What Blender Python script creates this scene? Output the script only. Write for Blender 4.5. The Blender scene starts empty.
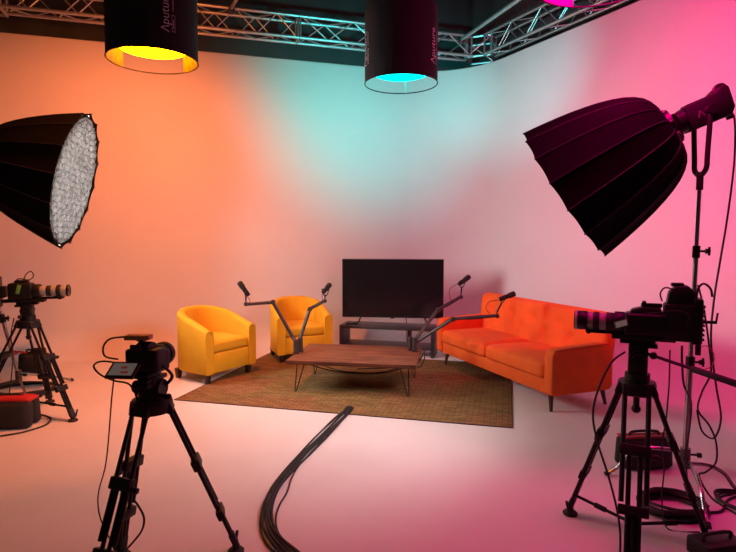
import bpy, bmesh, math, random
from mathutils import Vector as V, Matrix as M, Euler
random.seed(7)
C = bpy.context.scene.collection
R = math.radians

# ------------------------------------------------------------------ camera
FPX, H = 545.0, 1.6
PITCH = math.atan(39.0 / FPX)
cam = bpy.data.cameras.new('camera')
cam.sensor_fit = 'HORIZONTAL'
cam.sensor_width = 36.0
cam.lens = FPX * 36.0 / 736.0
cam.clip_start = 0.05
camo = bpy.data.objects.new('camera', cam)
camo.location = (0, 0, H)
camo.rotation_euler = (math.pi / 2 - PITCH, 0, 0)
C.objects.link(camo)
bpy.context.scene.camera = camo

def _ray(px, py):
    return V(((px - 368) / FPX, math.cos(PITCH) + (276 - py) / FPX * math.sin(PITCH),
              -math.sin(PITCH) + (276 - py) / FPX * math.cos(PITCH)))
def FL(px, py, z=0.0):           # measured point on a horizontal plane
    d = _ray(px, py); return V((0, 0, H)) + d * ((z - H) / d.z)
def AT(px, py, Y):               # measured point at a distance
    d = _ray(px, py); return V((0, 0, H)) + d * (Y / d.y)

# ------------------------------------------------------------------ materials
def mat(name, col, rough=0.5, metal=0.0, bump=0.0, bscale=200.0, var=0.0, vscale=8.0, emit=None, es=0.0, spec=0.5, sheen=0.0, coat=0.0):
    m = bpy.data.materials.new(name); m.use_nodes = True
    nt = m.node_tree; b = nt.nodes['Principled BSDF']
    b.inputs['Base Color'].default_value = (*col, 1)
    b.inputs['Roughness'].default_value = rough
    b.inputs['Metallic'].default_value = metal
    b.inputs['Specular IOR Level'].default_value = spec
    if sheen:
        b.inputs['Sheen Weight'].default_value = sheen
        b.inputs['Sheen Roughness'].default_value = 0.4
        b.inputs['Sheen Tint'].default_value = (*[min(1, c * 1.2 + .05) for c in col], 1)
    if coat: b.inputs['Coat Weight'].default_value = coat
    if emit:
        b.inputs['Emission Color'].default_value = (*emit, 1)
        b.inputs['Emission Strength'].default_value = es
    tc = nt.nodes.new('ShaderNodeTexCoord')
    if var:
        n = nt.nodes.new('ShaderNodeTexNoise'); n.inputs['Scale'].default_value = vscale; n.inputs['Detail'].default_value = 5
        nt.links.new(tc.outputs['Object'], n.inputs['Vector'])
        mp = nt.nodes.new('ShaderNodeMapRange')
        mp.inputs['From Min'].default_value = .3; mp.inputs['From Max'].default_value = .7
        mp.inputs['To Min'].default_value = 1 - var; mp.inputs['To Max'].default_value = 1 + var
        nt.links.new(n.outputs['Fac'], mp.inputs['Value'])
        mx = nt.nodes.new('ShaderNodeVectorMath'); mx.operation = 'SCALE'
        mx.inputs[0].default_value = col
        nt.links.new(mp.outputs['Result'], mx.inputs['Scale'])
        nt.links.new(mx.outputs['Vector'], b.inputs['Base Color'])
    if bump:
        n2 = nt.nodes.new('ShaderNodeTexNoise'); n2.inputs['Scale'].default_value = bscale; n2.inputs['Detail'].default_value = 3
        nt.links.new(tc.outputs['Object'], n2.inputs['Vector'])
        bp = nt.nodes.new('ShaderNodeBump'); bp.inputs['Strength'].default_value = bump; bp.inputs['Distance'].default_value = 0.01
        nt.links.new(n2.outputs['Fac'], bp.inputs['Height'])
        nt.links.new(bp.outputs['Normal'], b.inputs['Normal'])
    return m

M_CYC = mat('painted_cyclorama', (.66, .65, .65), .75, bump=.05, bscale=40, var=.02, vscale=1.5, spec=.25)
M_FLOOR = mat('painted_studio_floor', (.66, .64, .64), .55, bump=.03, bscale=30, var=.03, vscale=2.2, spec=.3)
M_CEIL = mat('dark_ceiling', (.012, .012, .014), .9)
M_DRAPE = mat('dark_drape', (.07, .072, .075), .95, bump=.3, bscale=6)
M_BLK = mat('black_plastic', (.009, .0085, .009), .5, bump=.05, bscale=300, spec=.28)
M_BLKM = mat('black_anodised_metal', (.008, .0075, .008), .4, metal=.3, spec=.3)
M_RUB = mat('black_rubber', (.012, .012, .012), .7)
M_CLOTH = mat('black_softbox_fabric', (.0028, .0025, .0028), .75, bump=.25, bscale=25, spec=.05)
M_SKIRT = mat('black_skirt_fabric', (.006, .005, .0065), .75, bump=.15, bscale=60)
M_GOLD = mat('skirt_lining', (.035, .028, .02), .4, bump=.5, bscale=30)
M_SILV = mat('silver_lining', (.6, .6, .6), .35, metal=.7)
M_GRID = mat('grey_grid_fabric', (.032, .030, .028), .6, bump=.8, bscale=30, spec=.2, var=.55, vscale=22)  # mottling in the base colour stands in for sheen on wrinkled fabric
M_STEEL = mat('stand_steel', (.32, .31, .31), .25, metal=1.0)
M_DSTEEL = mat('dark_steel', (.10, .095, .095), .35, metal=.9)
M_ALU = mat('truss_aluminium', (.42, .42, .43), .4, metal=.85, var=.08, vscale=20)
M_YEL = mat('mustard_fabric', (.62, .33, .003), .85, bump=.12, bscale=260, var=.05, vscale=7, sheen=.08)
M_ORG = mat('orange_velvet', (.72, .095, .004), .85, bump=.10, bscale=180, var=.10, vscale=5, sheen=.2)
M_ORGD = mat('orange_piping', (.50, .06, .008), .8)
M_DWOOD = mat('dark_stained_wood', (.025, .012, .008), .4, var=.2, vscale=30)
M_LWOOD = mat('walnut_leg', (.05, .018, .009), .4, var=.2, vscale=30)
M_CONS = mat('black_ash_console', (.035, .034, .037), .38, bump=.05, bscale=90, var=.15, vscale=14)
M_SCREEN = mat('tv_glass', (.010, .008, .010), .12, spec=.5)
M_RED = mat('red_nylon', (.42, .012, .015), .7, bump=.1, bscale=200)
M_BAG = mat('black_nylon', (.014, .011, .013), .75, bump=.2, bscale=120)
M_WHITE = mat('white_print', (.62, .60, .60), .6)
M_GREYP = mat('grey_print', (.10, .085, .085), .7)
M_LENS = mat('pale_lens_barrel', (.36, .33, .29), .45)
M_RIB = mat('rib_binding', (.014, .013, .014), .6, spec=.2)
M_GLASS = mat('lens_glass', (.012, .012, .02), .06, spec=.8)
M_BLUE = mat('dark_blue_plastic', (.02, .035, .12), .4)
M_GREEN = mat('green_label', (.16, .42, .09), .6)
M_TAN = mat('tan_box', (.36, .22, .09), .6)
M_ARM = mat('boom_arm_grey', (.055, .046, .046), .42, metal=.4)
M_FOAM = mat('mic_foam', (.02, .02, .018), .95, bump=.6, bscale=350)
M_SCR = mat('lit_preview_screen', (.06, .055, .05), .3, emit=(.75, .62, .52), es=.10)
M_SCRD = mat('preview_subject', (.05, .03, .03), .3, emit=(.35, .05, .03), es=.25)

def wood_mat():
    m = bpy.data.materials.new('walnut_planks'); m.use_nodes = True
    nt = m.node_tree; b = nt.nodes['Principled BSDF']; b.inputs['Roughness'].default_value = .5; b.inputs['Specular IOR Level'].default_value = .3
    tc = nt.nodes.new('ShaderNodeTexCoord'); mp = nt.nodes.new('ShaderNodeMapping')
    mp.inputs['Scale'].default_value = (1.2, 9, 9)
    nt.links.new(tc.outputs['Object'], mp.inputs['Vector'])
    n = nt.nodes.new('ShaderNodeTexNoise'); n.inputs['Scale'].default_value = 3; n.inputs['Detail'].default_value = 8; n.inputs['Distortion'].default_value = .6
    nt.links.new(mp.outputs['Vector'], n.inputs['Vector'])
    cr = nt.nodes.new('ShaderNodeValToRGB')
    e = cr.color_ramp.elements
    e[0].position = .3; e[0].color = (.12, .036, .015, 1); e[1].position = .72; e[1].color = (.34, .125, .052, 1)
    nt.links.new(n.outputs['Fac'], cr.inputs['Fac'])
    br = nt.nodes.new('ShaderNodeTexBrick')
    br.inputs['Color1'].default_value = (1, 1, 1, 1); br.inputs['Color2'].default_value = (.72, .70, .70, 1); br.inputs['Mortar'].default_value = (.35, .3, .3, 1)
    br.inputs['Scale'].default_value = 1.0; br.inputs['Brick Width'].default_value = 1.5; br.inputs['Row Height'].default_value = .15; br.inputs['Mortar Size'].default_value = .003
    nt.links.new(tc.outputs['Object'], br.inputs['Vector'])
    mx = nt.nodes.new('ShaderNodeMix'); mx.data_type = 'RGBA'; mx.blend_type = 'MULTIPLY'; mx.inputs['Factor'].default_value = 1
    nt.links.new(cr.outputs['Color'], mx.inputs['A']); nt.links.new(br.outputs['Color'], mx.inputs['B'])
    nt.links.new(mx.outputs['Result'], b.inputs['Base Color'])
    return m
M_WOOD = wood_mat()

def rug_mat():
    m = bpy.data.materials.new('woven_rug'); m.use_nodes = True
    nt = m.node_tree; b = nt.nodes['Principled BSDF']; b.inputs['Roughness'].default_value = .95; b.inputs['Specular IOR Level'].default_value = .1
    tc = nt.nodes.new('ShaderNodeTexCoord')
    br = nt.nodes.new('ShaderNodeTexBrick')
    br.inputs['Color1'].default_value = (.26, .165, .075, 1); br.inputs['Color2'].default_value = (.17, .112, .045, 1); br.inputs['Mortar'].default_value = (.085, .052, .026, 1)
    br.inputs['Scale'].default_value = 1.0; br.inputs['Brick Width'].default_value = .105; br.inputs['Row Height'].default_value = .034; br.inputs['Mortar Size'].default_value = .004
    br.inputs['Mortar Smooth'].default_value = .6
    nt.links.new(tc.outputs['Object'], br.inputs['Vector'])
    # large faded blocks of olive and russet in the weave
    vo = nt.nodes.new('ShaderNodeTexVoronoi'); vo.distance = 'CHEBYCHEV'; vo.inputs['Scale'].default_value = 1.5; vo.inputs['Randomness'].default_value = .35
    nt.links.new(tc.outputs['Object'], vo.inputs['Vector'])
    cr = nt.nodes.new('ShaderNodeValToRGB'); e = cr.color_ramp.elements
    e[0].position = .1; e[0].color = (.92, 1.04, .88, 1); e[1].position = .9; e[1].color = (1.13, .93, .95, 1)
    nt.links.new(vo.outputs['Color'], cr.inputs['Fac'])
    mx = nt.nodes.new('ShaderNodeMix'); mx.data_type = 'RGBA'; mx.blend_type = 'MULTIPLY'; mx.inputs['Factor'].default_value = 1
    nt.links.new(br.outputs['Color'], mx.inputs['A']); nt.links.new(cr.outputs['Color'], mx.inputs['B'])
    n = nt.nodes.new('ShaderNodeTexNoise'); n.inputs['Scale'].default_value = 60; n.inputs['Detail'].default_value = 4
    nt.links.new(tc.outputs['Object'], n.inputs['Vector'])
    mr = nt.nodes.new('ShaderNodeMapRange'); mr.inputs['To Min'].default_value = .55; mr.inputs['To Max'].default_value = 1.45
    nt.links.new(n.outputs['Fac'], mr.inputs['Value'])
    sc = nt.nodes.new('ShaderNodeVectorMath'); sc.operation = 'SCALE'
    nt.links.new(mx.outputs['Result'], sc.inputs[0]); nt.links.new(mr.outputs['Result'], sc.inputs['Scale'])
    nt.links.new(sc.outputs['Vector'], b.inputs['Base Color'])
    bp = nt.nodes.new('ShaderNodeBump'); bp.inputs['Strength'].default_value = .5; bp.inputs['Distance'].default_value = .01
    nt.links.new(br.outputs['Fac'], bp.inputs['Height']); bp.invert = True
    nt.links.new(bp.outputs['Normal'], b.inputs['Normal'])
    return m
M_RUG = rug_mat()

def emat(name, col, s):
    m = bpy.data.materials.new(name); m.use_nodes = True
    nt = m.node_tree; nt.nodes.clear()
    o = nt.nodes.new('ShaderNodeOutputMaterial'); e = nt.nodes.new('ShaderNodeEmission')
    e.inputs['Color'].default_value = (*col, 1); e.inputs['Strength'].default_value = s
    nt.links.new(e.outputs['Emission'], o.inputs['Surface'])
    return m
# lamp colours and strengths: (colour), strength
LAMPS = {
 'od': ((1.0, .25, .0003), 46.0), 'cd': ((.0, 1.0, .93), 3.0), 'md': ((1.0, .0, .24), 58.0),
 'key': ((1.0, .93, .91), 44.0), 'fill': ((1.0, .90, .84), 48.0),
 'os': ((1.0, .19, .03), 70.0), 'ow': ((1.0, .20, .068), 790.0), 'c1': ((.0, 1.0, .96), 325.0), 'c2': ((.0, 1.0, .98), 185.0), 'ms': ((1.0, .0, .21), 410.0),
 'w': ((1.0, .88, .92), .03),
}
E_ORG = emat('lamp_orange', *LAMPS['od'])
E_CYN = emat('lamp_cyan', *LAMPS['cd'])
E_MAG = emat('lamp_magenta', *LAMPS['md'])
E_KEY = emat('softbox_white', *LAMPS['key'])
E_FIL = emat('softbox_warm_white', *LAMPS['fill'])

# ------------------------------------------------------------------ mesh builder
def spline(pts, n=6, closed=False):
    P = [V(p) for p in pts]; out = []
    N = len(P)
    rng = range(N) if closed else range(N - 1)
    for i in rng:
        if closed: a, b, c, d = P[(i - 1) % N], P[i], P[(i + 1) % N], P[(i + 2) % N]
        else: a, b, c, d = P[max(i - 1, 0)], P[i], P[i + 1], P[min(i + 2, N - 1)]
        for k in range(n):
            t = k / n
            out.append(.5 * ((2 * b) + (c - a) * t + (2 * a - 5 * b + 4 * c - d) * t * t + (3 * b - a - 3 * c + d) * t ** 3))
    if not closed: out.append(P[-1].copy())
    return out

class MB:
    def __init__(s): s.bm = bmesh.new()
    def _add(s, b2, mtx=None):
        if mtx is not None: b2.transform(mtx)
        me = bpy.data.meshes.new('tmp'); b2.to_mesh(me); b2.free(); s.bm.from_mesh(me); bpy.data.meshes.remove(me)
        return s
    def box(s, c, size, rot=None, bev=0.0, seg=2, taper=None):
        b = bmesh.new(); bmesh.ops.create_cube(b, size=1)
        for v in b.verts:
            v.co = V((v.co.x * size[0], v.co.y * size[1], v.co.z * size[2]))
            if taper and v.co.z < 0: v.co.x *= taper; v.co.y *= taper
        if bev: bmesh.ops.bevel(b, geom=b.edges[:], offset=bev, segments=seg, profile=.5, affect='EDGES')
        m = M.Translation(V(c))
        if rot is not None: m = m @ (rot.to_matrix().to_4x4() if isinstance(rot, Euler) else rot.to_4x4())
        return s._add(b, m)
    def prism(s, poly, y0, y1, bev=0.0, plane='xz', seg=2):
        b = bmesh.new()
        f = lambda p, y: V((p[0], y, p[1])) if plane == 'xz' else (V((p[0], p[1], y)) if plane == 'xy' else V((y, p[0], p[1])))
        A = [b.verts.new(f(p, y0)) for p in poly]; B = [b.verts.new(f(p, y1)) for p in poly]
        b.faces.new(A); b.faces.new(B[::-1])
        for i in range(len(poly)):
            j = (i + 1) % len(poly); b.faces.new((A[j], A[i], B[i], B[j]))
        bmesh.ops.recalc_face_normals(b, faces=b.faces[:])
        if bev: bmesh.ops.bevel(b, geom=b.edges[:], offset=bev, segments=seg, profile=.5, affect='EDGES')
        return s._add(b)
    def cyl(s, p0, p1, r0, r1=None, seg=16):
        return s.tube([p0, p1], [r0, r0 if r1 is None else r1], seg)
    def tube(s, pts, r, seg=8, closed=False):
        P = [V(p) for p in pts]; n = len(P); bm = s.bm
        rr = r if isinstance(r, (list, tuple)) else [r] * n
        T = []
        for i in range(n):
            if closed: t = P[(i + 1) % n] - P[i - 1]
            else: t = P[min(i + 1, n - 1)] - P[max(i - 1, 0)]
            T.append(t.normalized() if t.length > 1e-9 else V((0, 0, 1)))
        u = T[0].orthogonal().normalized(); rings = []
        for i in range(n):
            if i:
                q = T[i - 1].rotation_difference(T[i]); u = q @ u
            u = (u - T[i] * u.dot(T[i])).normalized(); w = T[i].cross(u)
            rings.append([bm.verts.new(P[i] + (u * math.cos(2 * math.pi * k / seg) + w * math.sin(2 * math.pi * k / seg)) * rr[i]) for k in range(seg)])
        for i in range(n if closed else n - 1):
            a, b = rings[i], rings[(i + 1) % n]
            for k in range(seg): bm.faces.new((a[k], a[(k + 1) % seg], b[(k + 1) % seg], b[k]))
        if not closed:
            bm.faces.new(rings[0][::-1]); bm.faces.new(rings[-1])
        return s
    def lathe(s, prof, seg=28, o=(0, 0, 0), ax='x', cap=True):
        # prof: list of (along, radius)
        bm = s.bm; o = V(o); rings = []
        for a, r in prof:
            ring = []
            for k in range(seg):
                c, q = math.cos(2 * math.pi * k / seg) * r, math.sin(2 * math.pi * k / seg) * r
                ring.append(bm.verts.new(o + (V((a, c, q)) if ax == 'x' else V((c, q, a)))))
            rings.append(ring)
        for a, b in zip(rings, rings[1:]):
            for k in range(seg): bm.faces.new((a[k], b[k], b[(k + 1) % seg], a[(k + 1) % seg]))
        if cap: bm.faces.new(rings[0]); bm.faces.new(rings[-1][::-1])
        return s
    def ball(s, c, r, sc=(1, 1, 1), sub=2):
        b = bmesh.new(); bmesh.ops.create_icosphere(b, subdivisions=sub, radius=1)
        return s._add(b, M.Translation(V(c)) @ M.Diagonal(V((r * sc[0], r * sc[1], r * sc[2], 1))))
    def pad(s, c, size, rad=.04, puff=.0, n=14, rot=None, puffs=(0, 0, 1, 1)):
        # upholstered rounded box; puff swells the faces
        b = bmesh.new(); bmesh.ops.create_cube(b, size=2)
        bmesh.ops.subdivide_edges(b, edges=b.edges[:], cuts=n, use_grid_fill=True)
        hx, hy, hz = size[0] / 2, size[1] / 2, size[2] / 2
        for v in b.verts:
            u = V(v.co)
            f = lambda t, h: math.copysign(min(h, abs(math.sin(t * math.pi / 2)) * h if h < 2.2 * rad else (abs(t) ** .75) * h), t)
            p = V((f(u.x, hx), f(u.y, hy), f(u.z, hz)))
            q = V((max(-hx + rad, min(hx - rad, p.x)), max(-hy + rad, min(hy - rad, p.y)), max(-hz + rad, min(hz - rad, p.z))))
            d = p - q
            if d.length > rad: p = q + d.normalized() * rad
            elif d.length > 1e-6: p = q + d.normalized() * rad
            w = (1 - u.x ** 2), (1 - u.y ** 2), (1 - u.z ** 2)
            if puff:
                if u.z > 0: p.z += puff * puffs[2] * w[0] * w[1] * u.z
                else: p.z += puff * puffs[3] * w[0] * w[1] * u.z
                p.y += puff * puffs[1] * w[0] * w[2] * u.y
                p.x += puff * puffs[0] * w[1] * w[2] * u.x
            v.co = p
        m = M.Translation(V(c))
        if rot is not None: m = m @ rot.to_matrix().to_4x4()
        return s._add(b, m)
    def build(s, name, m, parent=None, ang=35, label=None, flat=False):
        bmesh.ops.recalc_face_normals(s.bm, faces=s.bm.faces[:])
        me = bpy.data.meshes.new(name); s.bm.to_mesh(me); s.bm.free()
        me.materials.append(m)
        if not flat:
            for p in me.polygons: p.use_smooth = True
            me.set_sharp_from_angle(angle=R(ang))
        o = bpy.data.objects.new(name, me); C.objects.link(o)
        if parent: o.parent = parent
        if label: o['label'] = label
        return o

def tag(o, label, cat, group=None):
    o['label'] = label; o['category'] = cat
    if group: o['group'] = group
    return o
def thing(name, label, cat, loc=(0, 0, 0), rz=0.0, group=None, rot=None):
    o = bpy.data.objects.new(name, None); o.empty_display_size = .1
    o.location = loc
    o.rotation_euler = rot.to_euler() if rot is not None else (0, 0, rz)
    C.objects.link(o)
    return tag(o, label, cat, group)
def frame(x, up=(0, 0, 1)):      # rotation with local +X along x
    x = V(x).normalized(); y = V(up).cross(x).normalized(); z = x.cross(y)
    return M((x, y, z)).transposed()
def struct(o): o['kind'] = 'structure'; return o
def cord(name, label, pts, r=.004, m=None, n=6, group=None, cat='cable'):
    return tag(MB().tube(spline(pts, n), r, 6).build(name, m or M_RUB), label, cat, group)

# ------------------------------------------------------------------ the room
def line_at(px, P, d):           # where a plan line crosses an image column
    k = (px - 368) / FPX
    t = (k * P.y - P.x) / (d.x - k * d.y); return P + d * t
PL, DL = V((-.42, 8.24)), V((.957, .289)).normalized()
PR, DR = V((1.82, 8.14)), V((.470, -.883)).normalized()
NL, NR = V((DL.y, -DL.x)), V((DR.y, -DR.x))      # into the room
if NL.y > 0: NL = -NL
if NR.x > 0: NR = -NR
det = DL.x * -DR.y + DR.x * DL.y
dd = PR - PL
tl = (dd.x * -DR.y + DR.x * dd.y) / det
CORNER = PL + DL * tl
def cyc(name_l, name_r):
    Rc = 1.15
    turn = DL.angle(DR)
    cut = Rc * math.tan(turn / 2)
    A = CORNER - DL * cut; cen = A + NL * Rc
    pl = [(CORNER - DL * x, NL) for x in (9.5, 8, 6.5, 5, 3.5, 2.2)] + [(A, NL)]
    a0 = math.atan2(-NL.y, -NL.x); a1 = math.atan2(-NR.y, -NR.x)
    arc = []
    for k in range(1, 16):
        a = a0 + (a1 - a0) * k / 16; u = V((math.cos(a), math.sin(a))); arc.append((cen + u * Rc, -u))
    B = CORNER + DR * cut
    pr = [(B, NR)] + [(CORNER + DR * x, NR) for x in (2.2, 3.5, 5, 6.5, 8, 9.5)]
    Rf, top, th = .38, 4.15, .10
    prof = [(Rf - Rf * math.sin(R(a)), Rf - Rf * math.cos(R(a))) for a in range(0, 91, 6)]
    prof = [(d, max(z, .0006)) for d, z in prof] + [(0, z) for z in (1.2, 2.2, 3.2, top - .02)] + [(-.02, top), (-th, top), (-th, .0006)]
    def strip(name, pts):
        mb = MB(); bm = mb.bm
        cols = [[bm.verts.new((p.x + n.x * d, p.y + n.y * d, z)) for d, z in prof] for p, n in pts]
        for a, b in zip(cols, cols[1:]):
            for k in range(len(prof) - 1): bm.faces.new((a[k], b[k], b[k + 1], a[k + 1]))
            bm.faces.new((a[-1], b[-1], b[0], a[0]))
        bm.faces.new(cols[0]); bm.faces.new(cols[-1][::-1])
        return struct(mb.build(name, M_CYC, ang=50))
    strip(name_l, pl + arc[:8]); strip(name_r, arc[7:] + pr)
cyc('wall_left', 'wall_right')
struct(MB().box((0, 4.0, -.05), (16, 16, .1)).build('floor', M_FLOOR))
struct(MB().box((0, 4.0, 6.05), (16, 16, .1)).build('ceiling', M_CEIL))
def drape():
    mb = MB(); bm = mb.bm
    pts = []
    off = 0.55
    P0 = CORNER - DL * 9.5 - NL * off; Pc = CORNER - NL * off * .9 - NR * off * .9; P1 = CORNER + DR * 9.5 - NR * off
    for a, b in ((P0, Pc), (Pc, P1)):
        for k in range(60):
            t = k / 60; p = a.lerp(b, t); n = V((b - a).normalized()); q = V((n.y, -n.x))
            pts.append(p + q * .025 * math.sin(k * 1.9))
    pts.append(P1)
    lo = [bm.verts.new((p.x, p.y, 0.01)) for p in pts]; hi = [bm.verts.new((p.x, p.y, 5.95)) for p in pts]
    for k in range(len(pts) - 1): bm.faces.new((lo[k], lo[k + 1], hi[k + 1], hi[k]))
    o = mb.build('wall_back', M_DRAPE, ang=60)
    md = o.modifiers.new('thick', 'SOLIDIFY'); md.thickness = .02
    struct(o)
drape()

# ------------------------------------------------------------------ trusses
def truss(label, p0, p1, w=.22, h=.28, bays=8, group='aluminium truss around the ceiling', phase=0):
    p0, p1 = V(p0), V(p1); L = (p1 - p0).length
    t = thing('lighting_truss', label, 'truss', p0, group=group, rot=frame(p1 - p0))
    for sy in (-1, 1):
        for sz in (-1, 1):
            MB().cyl((0, sy * w / 2, sz * h / 2), (L, sy * w / 2, sz * h / 2), .022, seg=10).build('chord', M_ALU, t)
    for x in (.012, L - .012):
        mb = MB()
        for sy in (-1, 1): mb.cyl((x, sy * w / 2, -h / 2), (x, sy * w / 2, h / 2), .013, seg=8)
        for sz in (-1, 1): mb.cyl((x, -w / 2, sz * h / 2), (x, w / 2, sz * h / 2), .013, seg=8)
        mb.build('end_frame', M_ALU, t)
    st = (L - .06) / bays
    for k in range(bays):
        x0, x1 = .03 + k * st, .03 + (k + 1) * st
        s = 1 if (k + phase) % 2 else -1
        for sy in (-1, 1):
            MB().cyl((x0, sy * w / 2, s * sy * h / 2), (x1, sy * w / 2, -s * sy * h / 2), .009, seg=6).build('brace', M_ALU, t)
        for sz in (-1, 1):
            MB().cyl((x0, s * w / 2, sz * h / 2), (x1, -s * w / 2, sz * h / 2), .008, seg=6).build('brace', M_ALU, t)
    return t
OFF, ZT = .42, 4.415
BL0, BR0 = PL + NL * OFF, PR - NR * .04
det2 = DL.x * -DR.y + DR.x * DL.y; d2 = BR0 - BL0
TC = BL0 + DL * ((d2.x * -DR.y + DR.x * d2.y) / det2)
v3 = lambda p, z=ZT: V((p.x, p.y, z))
tA, tB, tEnd = line_at(14, BL0, DL), line_at(300, BL0, DL), TC - DL * .20
truss('long aluminium truss section on the left, behind the orange drum light', v3(tA), v3(tB - DL * .004), bays=13)
truss('shorter aluminium truss section behind the cyan drum light', v3(tB + DL * .004), v3(tEnd), bays=7)
truss('aluminium truss running along the top of the pink right wall', v3(TC + DR * .20), v3(TC + DR * 5.2), bays=18)
def corner_block(label, c, ang):
    t = thing('truss_corner', label, 'truss', v3(c), ang)
    w, h = .36, .28
    cs = [(-w / 2, -w / 2), (w / 2, -w / 2), (w / 2, w / 2), (-w / 2, w / 2)]
    for i, (x, y) in enumerate(cs):
        MB().cyl((x, y, -h / 2 - .02), (x, y, h / 2 + .02), .024, seg=10).build('post', M_ALU, t)
        x2, y2 = cs[(i + 1) % 4]
        for z in (-h / 2, h / 2): MB().cyl((x, y, z), (x2, y2, z), .02, seg=8).build('rail', M_ALU, t)
        if i % 2 == 0: MB().cyl((x, y, -h / 2), (x2, y2, h / 2), .009, seg=6).build('brace', M_ALU, t)
corner_block('aluminium truss corner box where the two back trusses meet', TC, R(-20))
corner_block('aluminium truss corner box at the far left edge', tA - DL * .19, R(17))
sp = v3(tA - DL * .19)
truss('aluminium truss coming forward from the far left corner box', sp + V((.06, -.2, 0)) , sp + V((1.0 * -.35, -3.2, 0)), bays=10)
truss('upright aluminium truss leg at the far left edge', sp + V((-.02, 0, .18)), sp + V((-.02, 0, 1.38)), bays=4)

def pipe(label, a, b):
    a, b = V(a), V(b); L = (b - a).length
    t = thing('hanging_pipe', label, 'pipe', a, rot=frame(b - a))
    MB().cyl((0, 0, 0), (L, 0, 0), .025, seg=12).build('tube', M_ALU, t)
    MB().box((.03, 0, -.03), (.06, .07, .07), bev=.008).cyl((.03, -.06, -.03), (.03, .06, -.03), .01, seg=8).build('clamp', M_DSTEEL, t)
pipe('silver pipe slanting up from the truss, right of the cyan drum', AT(461, 40, 8.0), AT(536, -13, 5.8))
pipe('short silver pipe above the long truss, between the two drums', AT(231, 9, 7.2), AT(245, -18, 6.4))

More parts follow.
